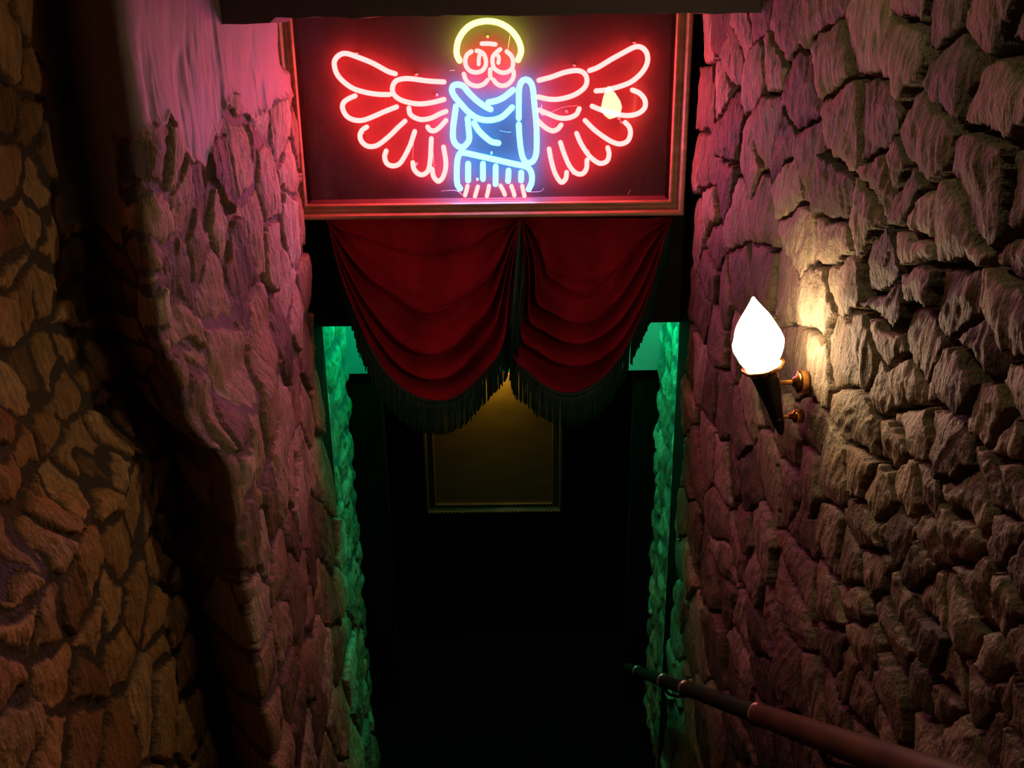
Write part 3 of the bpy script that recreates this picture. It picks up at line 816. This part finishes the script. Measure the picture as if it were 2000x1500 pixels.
# three prongs that grip the glass
for k in range(3):
    t = 2 * math.pi * k / 3 + 0.5
    c = np.array(cone_top); d = np.array([math.cos(t), math.sin(t), 0])
    mb = MB(); mb.sweep(catmull([c + d * 0.036, c + d * 0.046 + np.array([0, 0, 0.006]), c + d * 0.054 + np.array([0, 0, 0.014])], 4), 0.0028, 8); mb.build('prong', M['brass'], torch)

# ------------------------------------------------------------------ handrail
XH = XR - 0.115
rp = [on_x(1800, 1508, XH - .0), on_x(1483, 1398, XH), on_x(1340, 1345, XH)]
d = rp[2] - rp[0]; 
def rail_at(t): return rp[0] + d * t
rail = thing('handrail', tuple(rail_at(0.5) + np.array([0.1, 0, 0])), 'dark round wooden handrail with steel rings sloping down along the right stone wall', 'handrail')
t1 = (on_x(1483, 1398, XH)[1] - rp[0][1]) / d[1]
mb = MB(); mb.sweep([rail_at(-0.9), rail_at(-0.3), rail_at(t1)], 0.0265, 20); mb.build('wooden_rail', M['rail_wood'], rail)
mb = MB(); mb.sweep([rail_at(t1), rail_at(1.0), rail_at(1.35), rail_at(1.9)], 0.0235, 20); mb.build('lower_rail', M['rail_dark'], rail)['label'] = 'dark lower length of the rail'
dn = d / np.linalg.norm(d)
t2 = (on_x(1297, 1322, XH)[1] - rp[0][1]) / d[1]
for t in (t1, 1.0, t2, t2 + 0.42):
    c = rail_at(t)
    mb = MB(); mb.lathe([(0.024, -0.009), (0.0285, -0.007), (0.030, 0.0), (0.0285, 0.007), (0.024, 0.009)], c, dn, 24); mb.build('ring', M['steel'], rail)
for t in (t1 - 0.25, t2 - 0.02):
    c = rail_at(t); mb = MB()
    mb.sweep(catmull([c + np.array([0, 0, -0.02]), c + np.array([0.012, 0, -0.055]), c + np.array([0.05, 0, -0.07]), c + np.array([0.105, 0, -0.07])], 5), 0.006, 10)
    mb.lathe([(0.02, 0.0), (0.022, 0.004), (0.022, 0.012)], c + np.array([0.085, 0, -0.07]), (1, 0, 0), 16)
    mb.build('bracket', M['rail_dark'], rail)

# ------------------------------------------------------------------ picture on the far wall
YW = 5.15
p0 = on_y(852, 986, YW - 0.03); p1 = on_y(1078, 980, YW - 0.03)
zb0 = (p0[2] + p1[2]) / 2; zt = zb0 + 0.87; x0, x1 = p0[0], p1[0]
pic = thing('framed_picture', ((x0 + x1) / 2, YW, zb0 - 0.05), 'dim framed panel with beaded frame on the far wall below the curtains', 'picture')
flat_box('panel', (x0, YW - 0.02, zb0), (x1, YW - 0.001, zt), M['panel'], pic)
def pframe(prof):
    v = []; n = len(prof); f = []
    for (cx, sx, cz, sz) in ((x0, -1, zb0, -1), (x1, 1, zb0, -1), (x1, 1, zt, 1), (x0, -1, zt, 1)):
        for (o, dd) in prof: v.append((cx + sx * o, YW - dd, cz + sz * o))
    for c in range(4):
        for k in range(n - 1):
            a = c * n + k; b = ((c + 1) % 4) * n + k; f.append((a, b, b + 1, a + 1))
    return v, f
v, f = pframe([(0, 0.018), (0, 0.032), (0.006, 0.036), (0.012, 0.030), (0.030, 0.026), (0.048, 0.040), (0.058, 0.040), (0.064, 0.0)])
link_mesh('picture_frame', v, f, M['frame_dark'], pic, False)
for (o, dd) in ((0.019, 0.031), (0.053, 0.042)):
    mb = MB(); nbd = 36
    for k in range(nbd):
        x = x0 - o + (x1 - x0 + 2 * o) * (k + .5) / nbd
        for zz in (zb0 - o,):
            mb.lathe([(0.0005, -0.006), (0.0045, -0.004), (0.006, 0), (0.0045, 0.004), (0.0005, 0.006)], (x, YW - dd, zz), (0, 0, 1), 8)
    mb.build('beading', M['frame_dark'], pic)
pl_ = thing('picture_light', ((x0 + x1) / 2, YW, zt + 0.02), 'small amber picture light above the framed panel', 'lamp')
mb = MB(); cx = (x0 + x1) / 2
mb.sweep([(cx - 0.05, YW - 0.065, zt + 0.01), (cx + 0.05, YW - 0.065, zt + 0.01)], 0.007, 10); mb.build('light_tube', emissive('amber_tube', AMBER), pl_)
mb = MB(); mb.sweep([(cx, YW, zt + 0.09), (cx, YW - 0.05, zt + 0.07), (cx, YW - 0.065, zt + 0.03)], 0.006, 8)
mb.box((cx - 0.07, YW - 0.08, zt + 0.02), (cx + 0.07, YW - 0.03, zt + 0.035))
mb.box((cx - 0.07, YW - 0.084, zt - 0.012), (cx + 0.07, YW - 0.080, zt + 0.035)); mb.build('light_bracket', M['black_metal'], pl_, False)
